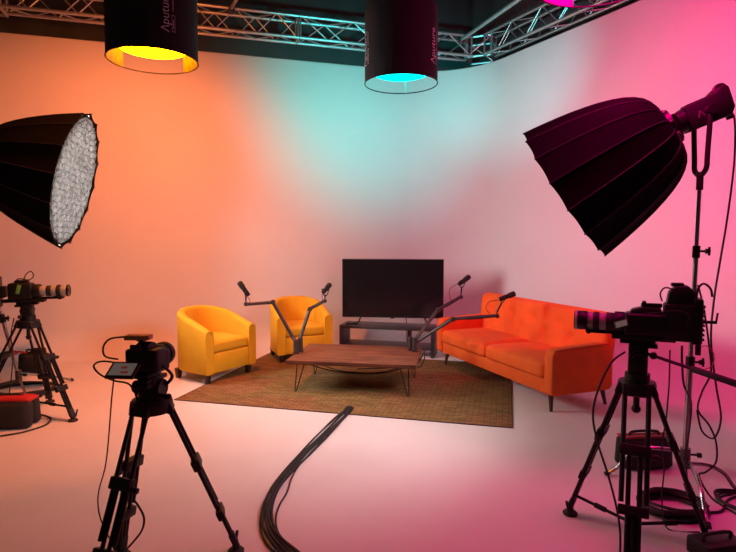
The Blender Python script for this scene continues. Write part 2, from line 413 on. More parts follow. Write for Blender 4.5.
# ------------------------------------------------------------------ drum lights
def text_mesh(txt, size):
    cu = bpy.data.curves.new('t', 'FONT'); cu.body = txt; cu.size = size; cu.align_x = 'LEFT'; cu.resolution_u = 3
    ob = bpy.data.objects.new('t', cu); C.objects.link(ob)
    dg = bpy.context.evaluated_depsgraph_get(); dg.update()
    me = bpy.data.meshes.new_from_object(ob.evaluated_get(dg))
    bpy.data.objects.remove(ob); bpy.data.curves.remove(cu)
    b = bmesh.new(); b.from_mesh(me); bpy.data.meshes.remove(me)
    bmesh.ops.triangulate(b, faces=b.faces[:])
    return b
def drum(label, c, em, open_dir, half_open, logos, Rd=.325, hh=.68, strap=False, vent=None):
    # local: origin at the bottom rim centre, +Y towards the opening
    c = V(c)
    rz = math.atan2(open_dir[1], open_dir[0]) - math.pi / 2
    t = thing('drum_light', label, 'studio light', c, rz, 'black drum lights hanging above the set')
    a0, a1 = math.pi / 2 + half_open, math.pi / 2 + 2 * math.pi - half_open
    def shell(r, rev=False, top=True):
        mb = MB(); bm = mb.bm; n = 64
        rows = [0, .1, .2, .32, .45, .58, hh - .05, hh - .012, hh]
        rad = [1, 1, 1, 1, 1, 1, 1, .985, .93]
        cols = []
        for k in range(n + 1):
            a = a0 + (a1 - a0) * k / n
            wob = 1 + .006 * math.sin(a * 5) + .004 * math.sin(a * 11 + 1)
            cols.append([bm.verts.new((math.cos(a) * r * rr * (wob if i > 1 else 1), math.sin(a) * r * rr * (wob if i > 1 else 1), z)) for i, (z, rr) in enumerate(zip(rows, rad))])
        for a, b in zip(cols, cols[1:]):
            for i in range(len(rows) - 1): bm.faces.new((a[i], b[i], b[i + 1], a[i + 1]))
        return mb
    o = shell(Rd).build('skirt', M_SKIRT, t, ang=60)
    o2 = shell(Rd - .006).build('skirt_lining', M_GOLD, t, ang=60, label='shiny inside of the skirt')
    MB().tube([(math.cos(2 * math.pi * k / 64) * Rd, math.sin(2 * math.pi * k / 64) * Rd, 0) for k in range(64)], .005, 6, closed=True).build('rim_ring', M_BLK, t)
    MB().lathe([(hh - .004, .0001), (hh - .004, Rd * .95), (hh + .004, Rd * .95), (hh + .004, .0001)], ax='z', seg=48, cap=False).build('top_panel', M_SKIRT, t)
    # diffuser bowl with the lamp inside
    MB().lathe([(.070, .0001), (.075, .16), (.09, .245), (.12, .27), (.50, .27), (.54, .20), (.54, .0001)], ax='z', seg=40, cap=False).build('diffuser', em, t, ang=60)
    MB().cyl((0, 0, .54), (0, 0, hh + .30), .075).box((0, 0, hh + .36), (.14, .30, .16), bev=.02).build('lamp_head', M_BLK, t)
    MB().tube(spline([(-.10, 0, hh + .34), (-.11, 0, hh + .50), (-.06, 0, hh + .62), (.06, 0, hh + .62), (.11, 0, hh + .50), (.10, 0, hh + .34)], 5), .012, 8).cyl((0, 0, hh + .61), (0, 0, 5.99 - c.z), .016, seg=10).build('yoke', M_BLK, t)
    if strap:
        MB().box((.035, Rd - .004, hh / 2), (.028, .004, hh), bev=.001).build('back_strap', M_WHITE, t, label='pale strap across the open back')
    for la, z0, sz, colm in logos:
        b = text_mesh('Aputure', sz)
        # the first letter of the print has no crossbar: an open chevron, so build it from strokes
        b.free(); b = text_mesh('puture', sz)
        xs0 = sz * .60
        mb = MB()
        for v in b.verts: v.co.x += xs0
        me = bpy.data.meshes.new('tmp'); b.to_mesh(me); b.free(); mb.bm.from_mesh(me); bpy.data.meshes.remove(me)
        w = sz * .095; cap_h = sz * .70
        for s in (-1, 1):
            xa, xb = sz * .29 + s * sz * .26, sz * .29
            q = [mb.bm.verts.new(p) for p in ((xa - w / 2, 0, 0), (xa + w / 2, 0, 0), (xb + w / 2, cap_h, 0), (xb - w / 2, cap_h, 0))]
            mb.bm.faces.new(q)
        # small framed mark beside the word
        for x0, x1, y0, y1 in ((0.1, 1.5, -.52, -.49), (0.1, 1.5, -.27, -.24), (.1, .14, -.52, -.24), (1.46, 1.5, -.52, -.24), (.35, 1.1, -.40, -.35), (1.8, 3.1, -.40, -.34)):
            q = [mb.bm.verts.new(V(p) * sz) for p in ((x0, y0, 0), (x1, y0, 0), (x1, y1, 0), (x0, y1, 0))]
            mb.bm.faces.new(q)
        bmesh.ops.subdivide_edges(mb.bm, edges=[e for e in mb.bm.edges if e.calc_length() > sz * .25], cuts=2)
        bmesh.ops.triangulate(mb.bm, faces=mb.bm.faces[:])
        for v in mb.bm.verts:
            x, y = v.co.x, v.co.y
            a = la - (y - sz * .35) / Rd      # letters run upwards, tops point to the left
            v.co = V((math.cos(a) * (Rd * 1.014 + .001), math.sin(a) * (Rd * 1.014 + .001), z0 + x))
        mb.build('printed_logo', colm, t, flat=True)
    return t
def ang_local(deg, open_dir, cpos):
    # deg: direction round the drum seen from the camera (0 = nearest, + = to the right)
    rz = math.atan2(open_dir[1], open_dir[0]) - math.pi / 2
    base = math.atan2(-cpos[1], -cpos[0])
    return base + R(deg) - rz
D1, O1 = tuple(AT(153, 61, 4.2)), (-.34, .94)
D2, O2 = tuple(AT(401, 84, 5.0)), (.10, .99)
D3, O3 = tuple(AT(600, -19, 2.95)), (.70, .72)
drum('black drum light glowing yellow-orange, upper left', D1, E_ORG, O1, R(44), [(ang_local(15, O1, D1), .12, .082, M_WHITE), (ang_local(-140, O1, D1), .12, .082, M_WHITE)])
drum('black drum light glowing cyan, top centre', D2, E_CYN, O2, R(92), [(ang_local(56, O2, D2), .12, .092, M_WHITE), (ang_local(-72, O2, D2), .12, .092, M_WHITE)], strap=True)
drum('black drum light glowing magenta, cut off by the top edge at right', D3, E_MAG, O3, R(48), [(ang_local(-60, O3, D3), .11, .13, M_WHITE)])

# ------------------------------------------------------------------ softboxes, lamps and stands
def softbox(label, ring, axis, Rr, D, n=16, grid=False, em=None, expo=.5, spin=0.0, dep=.055):
    t = thing('softbox', label, 'softbox', ring, rot=frame(axis))
    r0 = .085
    prof = lambda s: r0 + (Rr - r0) * (s ** expo)
    ts = [0, .006, .02, .05, .1, .17, .25, .35, .46, .58, .7, .82, .92, 1.0]
    sub = 6
    def shell(dr, ts=ts):
        mb = MB(); bm = mb.bm; rows = []
        for s in ts:
            row = []
            for k in range(n * sub):
                ph = (k % sub) / sub - .5          # -.5..  position in the panel
                a = 2 * math.pi * k / (n * sub) + spin
                aa = (ph) * 2 * math.pi / n
                flat = math.cos(math.pi / n) / math.cos(aa)
                sag = 1 - .025 * s * (1 - (2 * ph) ** 2)
                x = s * D - (.012 * Rr * (1 - (2 * ph) ** 2) if s == 1.0 else 0)
                rr = (prof(s) + dr) * (flat * sag if s > .02 else 1)
                row.append(bm.verts.new((x, math.cos(a) * rr, math.sin(a) * rr)))
            rows.append(row)
        for a, b in zip(rows, rows[1:]):
            for k in range(n * sub):
                j = (k + 1) % (n * sub); bm.faces.new((a[k], b[k], b[j], a[j]))
        return mb
    shell(0).build('fabric_shell', M_CLOTH, t, ang=14)
    shell(-.008, ts[:-1] + [.972]).build('silver_lining', M_SILV, t, ang=20)
    for k in range(n):
        a = 2 * math.pi * (k) / n + spin
        pts = [(s * D, math.cos(a) * (prof(s) + .002), math.sin(a) * (prof(s) + .002)) for s in ts] + [(D * 1.004, math.cos(a) * (prof(1) + .003), math.sin(a) * (prof(1) + .004))]
        MB().tube(pts, .0045, 6).build('rib', M_RIB, t)
    MB().lathe([(-.03, .07), (-.03, .105), (.02, .105), (.02, .07)], seg=32, cap=False).build('speed_ring', M_BLKM, t)
    MB().lathe([(-.02, .0001), (-.02, .10), (.0, .10), (.0, .0001)], seg=32, cap=False).build('mount_plate', M_BLK, t)
    for k in range(0, n, 2):
        a = 2 * math.pi * k / n + spin
        MB().box((0.0, math.cos(a) * .108, math.sin(a) * .108), (.045, .02, .02), bev=.004).build('rod_lock', M_DSTEEL, t)
    rf = .965 * Rr * math.cos(math.pi / n)
    q = .80 if not grid else .88
    rq = prof(q) * .955 * math.cos(math.pi / n)
    MB().lathe([(q * D, .0001), (q * D, rq)], seg=48, cap=False).build('diffuser', em, t, flat=True)
    if grid:
        mb = MB(); bm = mb.bm; step = .058; x0 = D * .99 - dep
        N = int(rf / step)
        for ax in (0, 1):
            for i in range(-N, N + 1):
                c = i * step
                if abs(c) >= rf * .97: continue
                hw = math.sqrt(rf * rf - c * c) * .985; m = 14
                pr = None
                for k in range(m + 1):
                    u = -hw + 2 * hw * k / m
                    dz = .007 * math.sin(u * 31 + i * 2.3) + .005 * math.sin(u * 57 + i * 5.1) ; sag = -.03 * (1 - (u * u + c * c) / (rf * rf))
                    y, z = (u, c + dz) if ax == 0 else (c + dz, u)
                    cur = (bm.verts.new((x0 + sag, y, z)), bm.verts.new((x0 + dep + sag, y, z)))
                    if pr: bm.faces.new((pr[0], cur[0], cur[1], pr[1]))
                    pr = cur
        MB().lathe([(D * .972, rf * .975), (D * .972, prof(.975) * .978 * math.cos(math.pi / n)), (D * .985, prof(.975) * .978 * math.cos(math.pi / n)), (D * .985, rf * .975)], seg=n * 4, cap=False).build('grid_border', M_CLOTH, t)
        mb.build('honeycomb_grid', M_GRID, t, flat=True, label='pale grey fabric egg-crate grid')
    return t
def lamp(label, ring, axis, yoke_foot):
    t = thing('studio_lamp', label, 'studio light', ring, rot=frame(axis))
    MB().cyl((-.035, 0, 0), (-.085, 0, 0), .068, seg=24).build('mount_collar', M_BLKM, t)
    body = MB().prism([(-.085, -.078), (-.085, .075), (-.27, .080), (-.315, .105), (-.345, .108), (-.36, .085), (-.352, -.04), (-.32, -.078)], -.075, .075, bev=.012)
    body.build('housing', M_BLK, t)
    mb = MB()
    for k in range(11): mb.box((-.12 - k * .017, 0, .078), (.006, .10, .012))
    mb.build('cooling_fins', M_BLKM, t)
    for s in (-1, 1):
        mb = MB()
        for q in (-1, 1): mb.box((-.155, s * .064, 0.0), (.008, .002, .045), rot=Euler((0, q * .42, 0))) if False else mb.box((-.155 + q * .009, s * .0765, .0), (.007, .002, .044), rot=Euler((0, -q * .45, 0)))
        mb.build('printed_mark', M_GREYP, t, flat=True)
    MB().tube(spline([(-.30, 0, .09), (-.33, 0, .115), (-.37, 0, .105), (-.378, 0, .04), (-.355, 0, .0)], 5), .012, 8).build('carry_handle', M_BLK, t)
    # yoke hangs from the side pivots down to the stand spigot
    R3 = frame(axis); foot = R3.transposed() @ (V(yoke_foot) - V(ring))
    down = (R3.transposed() @ V((0, 0, -1)))
    piv = V((-.20, 0, 0))
    low = foot - down * .13
    mb = MB()
    for s in (-1, 1):
        a = piv + V((0, s * .088, 0)); b = piv + V((0, s * .10, 0)) + down * .05
        cc = low + V((0, s * .075, 0))
        mb.tube(spline([a, b, cc * .75 + b * .25, cc, low + down * .035 + V((0, s * .03, 0)), low + down * .04], 5), .016, 8)
    mb.cyl(low + down * .02, foot, .02, seg=12)
    mb.build('yoke', M_BLK, t)
    for s in (-1, 1):
        MB().cyl(piv + V((0, s * .07, 0)), piv + V((0, s * .125, 0)), .026, seg=14).build('tilt_knob', M_BLK, t)
    MB().box(V((-.335, 0, -.085)), (.03, .04, .03), bev=.005).build('cable_socket', M_BLK, t)
    return t
def cstand(label, base, top, legs, hub_z=.20, segs=(.45, .78), bent=True):
    base, top = V(base), V(top)
    t = thing('light_stand', label, 'light stand', base)
    ax = top - base; P = lambda f: ax * f
    h = ax.length; f0 = hub_z / ax.z * .8
    fr = [f0, segs[0], segs[1], 1.0]; rad = [.0175, .0145, .012]
    for i in range(3):
        MB().cyl(P(fr[i] - (.02 if i else 0)), P(fr[i + 1]), rad[i], seg=16).build('riser', M_STEEL, t)
    for f, rr in ((segs[0], .026), (segs[1], .022)):
        MB().cyl(P(f - .022), P(f + .018), rr, seg=16).build('collar', M_BLKM, t)
        p = P(f)
        k = MB(); k.cyl(p, p + V((.055, -.015, 0)), .007, seg=8); k.cyl(p + V((.05, -.013, 0)), p + V((.075, -.02, 0)), .017, .013, seg=10); k.box(p + V((.07, -.018, 0)), (.012, .014, .055), bev=.004)
        k.build('locking_knob', M_BLK, t)
    MB().cyl(P(f0) + V((0, 0, -.06)), P(f0) + V((0, 0, .07)), .030, seg=18).build('leg_hub', M_DSTEEL, t)
    k = MB(); p = P(f0) + V((0, 0, .03)); k.cyl(p, p + V((.07, -.02, 0)), .007, seg=8); k.cyl(p + V((.065, -.018, 0)), p + V((.088, -.025, 0)), .016, seg=10)
    k.build('locking_knob', M_BLK, t)
    for i, e in enumerate(legs):
        e = V(e) - base; s = P(f0) + V((0, 0, .04 - .035 * i)); d = V((e.x, e.y, 0)); L = d.length; u = d / L
        if bent:
            pts = [s, s + u * .10 + V((0, 0, .006)), u * (L * .52) + V((0, 0, s.z - .005)), u * (L * .72) + V((0, 0, s.z * .72)), u * (L * .86) + V((0, 0, s.z * .30)), u * L + V((0, 0, .012))]
        else:
            pts = [s, u * (L * .5) + V((0, 0, s.z * .55)), u * L + V((0, 0, .012))]
        lg = MB().tube(spline(pts, 6), .0125, 10).build('leg', M_STEEL, t)
        MB().cyl(u * (L - .012) + V((0, 0, .0235)), u * (L + .01) + V((0, 0, .0)) + V((0, 0, .002)), .017, seg=10).build('rubber_foot', M_RUB, lg)
    return t

# right-hand softbox
RA = V((-.64, .34, -.46)).normalized()
RLA = V((-.88, .10, -.38)).normalized()
RING_R = AT(670, 127, 3.42)
SB_R = softbox('big black parabolic softbox on the right stand, seen from behind', RING_R, RA, .49, .72, grid=True, em=E_FIL, expo=.33, spin=.06, dep=.052)  # its grid is unseen, added to keep light off the foreground floor
RS_BASE = V((2.03, 3.40, 0)); RS_TOP = AT(699.5, 190, 3.40)
lamp('black studio lamp behind the right parabolic softbox', RING_R, RLA, RS_TOP)
cstand('tall steel light stand at the right carrying the parabolic softbox', RS_BASE, RS_TOP,
       [FL(607, 475), FL(708, 528), FL(741, 494)], hub_z=.23, segs=(.43, .80))
# left-hand softbox
LA = V((.955, .225, -.235)).normalized()
RIM_L = AT(79, 182, 5.4)
RING_L = RIM_L - LA * .89
softbox('large black softbox at the left edge with a pale grid', RING_L, LA, .675, .87, grid=True, em=E_KEY, expo=.47, dep=.04)
LS_BASE = FL(24, 396); LS_TOP = RING_L - LA * .13 + V((.03, 0, -.36))
lamp('black studio lamp behind the left gridded softbox', RING_L, LA, LS_TOP)
cstand('steel light stand at the left edge behind the camera with a long lens', LS_BASE, LS_TOP,
       [FL(72, 381), FL(30, 424), FL(-40, 395)], hub_z=.25, segs=(.40, .72), bent=False)

# ------------------------------------------------------------------ tripods
def tripod(label, apex, feet, head_h=.16, spreader=.12, pan=None, stages=(.42, .74), tube_r=.0105, gap=.030, head_dir=(1, 0, 0), low_knob=True):
    apex = V(apex)
    t = thing('tripod', label, 'tripod', (apex.x, apex.y, 0))
    c0 = V((0, 0, apex.z)); org = V((apex.x, apex.y, 0))
    ends = []
    for f in feet:
        e = V(f) - org; d = V((e.x, e.y, 0)).normalized(); w = V((-d.y, d.x, 0))
        s = c0 + d * .075 + V((0, 0, -.02)); e = e + V((0, 0, .045)); ax = e - s
        pt = lambda k, o=0.0: s + ax * k + w * o
        lg = MB()
        for o in (-gap, gap): lg.cyl(pt(0, o), pt(stages[0] + .30, o), tube_r, seg=10)
        lo = lg.build('leg', M_BLKM, t)
        m2 = MB()
        for o in (-gap * .45, gap * .45): m2.cyl(pt(stages[0] - .02, o), pt(.93, o), tube_r * .95, seg=10)
        m2.build('lower_tube', M_BLKM, lo)
        m3 = MB(); m3.cyl(pt(stages[1] - .02), pt(1.0), tube_r * 1.1, seg=10); m3.build('foot_tube', M_BLKM, lo)
        rot = frame(ax, w)
        MB().box(pt(stages[0]), (.055, gap * 2 + .034, .040) if False else (.055, .040, gap * 2 + .034), rot=rot, bev=.006).build('clamp', M_BLK, lo)
        kb = pt(stages[0] + .02, gap + .02)
        MB().cyl(kb, kb + w * .03, .014, seg=10).box(kb + w * .028, (.012, .03, .012), bev=.003).build('clamp_lever', M_BLK, lo)
        MB().box(pt(stages[1]), (.048, .036, gap * 2 + .026), rot=rot, bev=.006).build('clamp', M_BLK, lo)
        # knuckle at the crown
        MB().box(pt(.0), (.06, .034, gap * 2 + .022), rot=rot, bev=.008).build('knuckle', M_BLK, lo)
        # foot
        fp = e + V((0, 0, -.045))
        MB().lathe([(0.0, .040), (.010, .042), (.018, .034), (.024, .015)], ax='z', o=fp, seg=18).ball(fp + V((0, 0, .035)), .020).box(pt(.965), (.07, .03, .05), rot=rot, bev=.006).build('foot_pad', M_RUB, lo)
        MB().tube([fp + V((0, 0, .03)) + w * .03, fp + V((0, 0, .09)) + w * .042 + d * .01], .008, 6).build('foot_strap', M_RUB, lo)
        ends.append(pt(1 - (spreader or 0)))
    if spreader is not None: ctr = sum(ends, V()) / 3 + V((0, 0, -.02 if spreader < .3 else .03))
    if spreader is not None: MB().cyl(ctr - V((0, 0, .02)), ctr + V((0, 0, .02)), .036, seg=16).build('spreader_hub', M_BLK, t)
    for e in (ends if spreader is not None else ()):
        sp_ = MB(); sp_.cyl(ctr, e, .009, seg=8); mid = ctr.lerp(e, .55); u = (e - ctr).normalized()
        sp_.cyl(mid - u * .03, mid + u * .03, .015, seg=10)
        sp_.build('spreader_arm', M_BLK, t)
    # crown bowl, fluid head
    MB().lathe([(-.055, .045), (-.045, .088), (.0, .095), (.018, .09), (.022, .05)], ax='z', o=c0, seg=24).build('bowl', M_BLK, t)
    if low_knob: MB().cyl(c0 + V((0, 0, -.13)), c0 + V((0, 0, -.05)), .016, seg=12).ball(c0 + V((0, 0, -.135)), .024).build('bowl_clamp', M_BLK, t)
    hd = thing_local = bpy.data.objects.new('fluid_head', None)
    # the fluid head is a mesh part with its own sub-parts
    bpy.data.objects.remove(hd)
    fx = V((head_dir[0], head_dir[1], 0)).normalized(); fy = V((-fx.y, fx.x, 0)); rot = frame(fx)
    L = lambda x, y, z: c0 + fx * x + fy * y + V((0, 0, z))
    mb = MB(); mb.lathe([(.015, .062), (.06, .062), (.066, .05)], ax='z', o=c0, seg=24)
    mb.box(L(0, 0, .02 + head_h * .5), (.095, .085, head_h * .72), rot=rot, bev=.012)
    mb.cyl(L(0, -.062, head_h * .62), L(0, .062, head_h * .62), .043, seg=20)
    hm = mb.build('fluid_head', M_BLK, t)
    MB().cyl(L(0, .06, head_h * .62), L(0, .088, head_h * .62), .030, seg=16).build('drag_dial', M_BLKM, hm)
    MB().cyl(L(-.03, -.06, head_h * .40), L(-.03, -.10, head_h * .36), .010, seg=8).ball(L(-.03, -.105, head_h * .355), .016).build('lock_knob', M_BLK, hm)
    MB().box(L(.005, 0, head_h * .98), (.17, .062, .022), rot=rot, bev=.005).box(L(-.03, 0, head_h * .98 - .018), (.12, .075, .02), rot=rot, bev=.004).build('quick_plate', M_BLKM, hm)
    if pan:
        a, b = L(-.07, .05, head_h * .72), V(pan) - org
        k = a.lerp(b, .45)
        MB().cyl(a - (b - a).normalized() * .03, b, .0085, seg=10).ball(a, .020).build('pan_bar', M_BLKM, t)
        MB().tube([k, k.lerp(b, .04), k.lerp(b, .9), b], [.013, .016, .0165, .012], 12).build('pan_grip', M_RUB, t)
    return t, c0 + org, fx, fy

# middle tripod
AP_M = AT(152, 402, 2.56)
CD_M = V((.19, .98, 0))
tr_m, TM, fxm, fym = tripod('black tripod in the foreground at left, holding the small camera with the flip-out screen', AP_M,
       [FL(236, 552), FL(122, 556), V((-1.17, 2.20, 0))], head_h=.115, spreader=None, low_knob=False, stages=(.40, .76), head_dir=CD_M, gap=.042)
# right tripod
AP_R = AT(637, 384, 2.86)
CD_R = V((-.90, .43, 0)).normalized()
tr_r, TR, fxr, fyr = tripod('black tripod at the right with a pan handle, below the large camera rig', AP_R,
       [FL(570, 514), FL(706, 545), V((1.24, 2.46, 0))], head_h=.235, spreader=.10, stages=(.36, .70), head_dir=CD_R, pan=AT(743, 386, 2.45), gap=.056, tube_r=.0125)
# left tripod
AP_L = AT(28, 322, 4.78)
CD_L = V((.97, .24, 0)).normalized()
tr_l, TL, fxl, fyl = tripod('black tripod at the left edge below the camera with a long lens', AP_L,
       [FL(73, 421), FL(50, 402), FL(-22, 414)], head_h=.17, spreader=.10, stages=(.36, .70), head_dir=CD_L, gap=.044)

# ------------------------------------------------------------------ cameras
def lens_parts(root, x0, rings, z, pale):
    # rings: list of (length, radius, material key)
    x = x0
    base = None
    for L, r, k, nm in rings:
        m = {'b': M_BLK, 'p': M_LENS, 'r': M_RUB, 's': M_BLKM}[k]
        mb = MB().lathe([(x, r * .96), (x + .004, r), (x + L - .004, r), (x + L, r * .96)], o=(0, 0, z), seg=32)
        if base is None: base = mb.build('lens', m, root, label='pale grey zoom lens' if pale else None)
        else: mb.build(nm, m, base)
        x += L
    r = rings[-1][1]
    MB().lathe([(x - .002, .0001), (x + .001, r * .80), (x + .004, r * .86), (x + .004, r * .95), (x - .004, r * .96)], o=(0, 0, z), seg=32, cap=False).build('front_glass', M_GLASS, base)
    return x

def cam_long(label, base, fdir, left=False):
    t = thing('video_camera', label, 'camera', base, rot=frame(fdir))
    z = .085
    # rods and plate
    MB().box((-.02, 0, .012), (.30, .075, .024), bev=.004).build('base_plate', M_BLK, t)
    MB().cyl((-.12, -.03, .03), (.26, -.03, .03), .0075, seg=10).cyl((-.12, .03, .03), (.26, .03, .03), .0075, seg=10).box((.245, 0, .03), (.02, .10, .022), bev=.004).build('support_rods', M_BLKM, t)
    MB().box((.205, 0, .045), (.03, .03, .045), bev=.004).build('lens_support', M_BLKM, t)
    if left:
        MB().box((-.035, 0, z + .005), (.17, .105, .125), bev=.016, seg=3).box((-.03, 0, z + .075), (.10, .05, .03), bev=.01).build('body', M_BLK, t)
        MB().box((-.04, -.054, z + .02), (.028, .003, .07), rot=Euler((0, .25, 0)), bev=.001).build('green_label', M_GREEN, t, label='green sticker')
        MB().box((-.235, -.005, z + .0), (.10, .14, .25), bev=.02, seg=3).box((-.17, 0, z), (.05, .08, .09), bev=.008).build('battery_pack', M_BLK, t)
        lens_parts(t, .05, [(.05, .056, 'b', 'x'), (.045, .040, 'p', 'barrel'), (.035, .043, 'r', 'zoom_ring'), (.038, .043, 'p', 'barrel'), (.030, .048, 'r', 'focus_ring'), (.042, .046, 'p', 'barrel'), (.012, .049, 's', 'hood_rim')], z, True)
        MB().tube(spline([(-.03, .02, z + .07), (-.01, .03, z + .13), (.03, .02, z + .155), (.05, .01, z + .12), (.02, 0, z + .09), (-.05, 0, z + .10), (-.08, 0, z + .07)], 6), .0045, 6).build('cable_loop', M_RUB, t)
        MB().tube(spline([(-.20, -.03, z - .11), (-.19, -.04, z - .17), (-.18, -.05, z - .24), (-.20, -.06, z - .33)], 6), .0045, 6).cyl((-.20, -.03, z - .115), (-.195, -.035, z - .155), .012, seg=10).build('cable_tail', M_RUB, t)
    else:
        MB().box((-.03, 0, z), (.20, .115, .115), bev=.014, seg=3).prism([(.06, z + .03), (.04, z + .075), (-.02, z + .092), (-.10, z + .088), (-.11, z + .04)], -.045, .045, bev=.008).build('body', M_BLK, t)
        MB().box((-.055, 0, z + .10), (.10, .03, .02), bev=.005).box((-.02, 0, z + .105), (.02, .05, .03), bev=.004).build('top_handle', M_BLK, t)
        # tall cage block with battery and monitor at the rear
        MB().box((-.185, -.01, z + .02), (.15, .13, .19), bev=.012).build('rear_cage', M_BLK, t)
        MB().prism([(-.12, z + .11), (-.13, z + .175), (-.16, z + .205), (-.215, z + .21), (-.25, z + .18), (-.26, z + .11)], -.055, .045, bev=.012).box((-.17, -.01, z + .212), (.06, .05, .018), bev=.006).build('monitor_back', M_BLK, t)
        MB().box((-.262, -.01, z + .03), (.045, .12, .23), bev=.008).build('battery_pack', M_BLK, t)
        mb = MB()
        for k in range(8): mb.box((-.288, -.01, z - .06 + k * .024), (.012, .10, .010), bev=.002)
        mb.build('battery_fins', M_BLKM, t)
        MB().cyl((-.27, .02, z - .09), (-.27, .02, z - .14), .014, seg=10).build('cable_plug', M_RUB, t)
        scr = MB().box((.085, .072, z + .0), (.075, .010, .048), rot=Euler((.5, .38, -.25)), bev=.003).build('side_screen', M_BLK, t)
        MB().box((.085, .0790, z + .0035), (.058, .002, .032), rot=Euler((.5, .38, -.25))).build('screen_glass', M_SCR, scr, label='lit side screen')
        lens_parts(t, .07, [(.05, .058, 'b', 'x'), (.040, .050, 'r', 'zoom_ring'), (.035, .046, 'p', 'barrel'), (.030, .050, 'r', 'focus_ring'), (.028, .048, 'p', 'barrel'), (.050, .052, 'b', 'hood'), (.014, .054, 'p', 'hood_rim')], z, True)
        MB().tube(spline([(-.10, .05, z + .13), (-.09, .07, z + .17), (-.11, .07, z + .20), (-.15, .05, z + .19)], 6), .004, 6).tube(spline([(-.25, .05, z + .13), (-.255, .06, z + .20), (-.28, .05, z + .225), (-.31, .04, z + .20), (-.32, .03, z + .16)], 6), .0055, 6).tube(spline([(-.02, .065, z + .06), (-.10, .075, z + .075), (-.18, .07, z + .085), (-.22, .06, z + .06), (-.21, .06, z - .0)], 6), .004, 6).build('cable_loop', M_RUB, t)
    return t
cam_long('camera with a long pale lens pointing right, at the left edge', TL + V((0, 0, .17 * .98 + .011)), fxl, left=True).scale = (1.12, 1.12, 1.12)
cam_long('large black camera rig with a pale lens pointing left at the orange sofa', TR + V((0, 0, .235 * .98 + .011)), fxr)

def cam_small(label, base, fdir):
    t = thing('mirrorless_camera', label, 'camera', base, rot=frame(fdir))
    MB().box((0, 0, .01), (.10, .075, .02), bev=.004).build('base_plate', M_BLK, t)
    MB().box((0, 0, .072), (.082, .150, .100), bev=.014, seg=3).prism([(-.038, .115), (-.032, .140), (.0, .152), (.035, .140), (.045, .115)], -.032, .032, bev=.008).box((.042, -.055, .068), (.04, .04, .09), bev=.012, seg=3).build('body', M_BLK, t)
    MB().box((-.043, .018, .128), (.012, .05, .03), bev=.005).build('eyepiece', M_RUB, t)
    lens_parts(t, .038, [(.03, .046, 'b', 'x'), (.03, .050, 'r', 'zoom_ring'), (.02, .047, 'b', 'barrel'), (.025, .052, 'b', 'hood')], .072, False)
    rot = Euler((0, -.55, .12))
    s = MB().box((-.118, .026, .054), (.088, .118, .012), rot=rot, bev=.003).build('flip_screen', M_BLK, t)
    nz = rot.to_matrix() @ V((0, 0, 1))
    MB().box(V((-.118, .026, .054)) + nz * .0065, (.066, .096, .002), rot=rot).build('screen_glass', M_SCR, s, label='lit flip-out screen showing the set')
    MB().box(V((-.112, .022, .059)) + nz * .0078, (.012, .026, .001), rot=rot).box(V((-.138, .006, .048)) + nz * .006, (.012, .03, .001), rot=rot).build('screen_image', M_SCRD, s)
    MB().box((-.004, .03, .168), (.05, .105, .020), rot=Euler((0, 0, .2)), bev=.004).build('transmitter_box', M_TAN, t, label='tan box on the hot shoe')
    MB().box((0, .02, .156), (.02, .03, .012)).build('hot_shoe', M_BLKM, t)
    MB().tube(spline([(-.004, .085, .168), (-.02, .15, .160), (-.04, .17, .13), (-.045, .16, .09), (-.045, .10, .08)], 6), .004, 6).tube(spline([(-.03, .078, .055), (-.07, .15, .075), (-.09, .18, .06), (-.07, .17, .02), (-.05, .12, -.01), (-.03, .06, -.03), (-.02, .03, -.10)], 6), .004, 6).tube(spline([(.0, -.078, .05), (.03, -.10, .0), (.02, -.07, -.04), (0, -.03, -.06)], 6), .007, 6).build('cable_loop', M_RUB, t)
    return t
cam_small('small black camera with a lit flip-out screen on the foreground tripod', TM + V((-.022, 0, .115 * .98 + .011)), fxm).scale = (1.13, 1.13, 1.13)

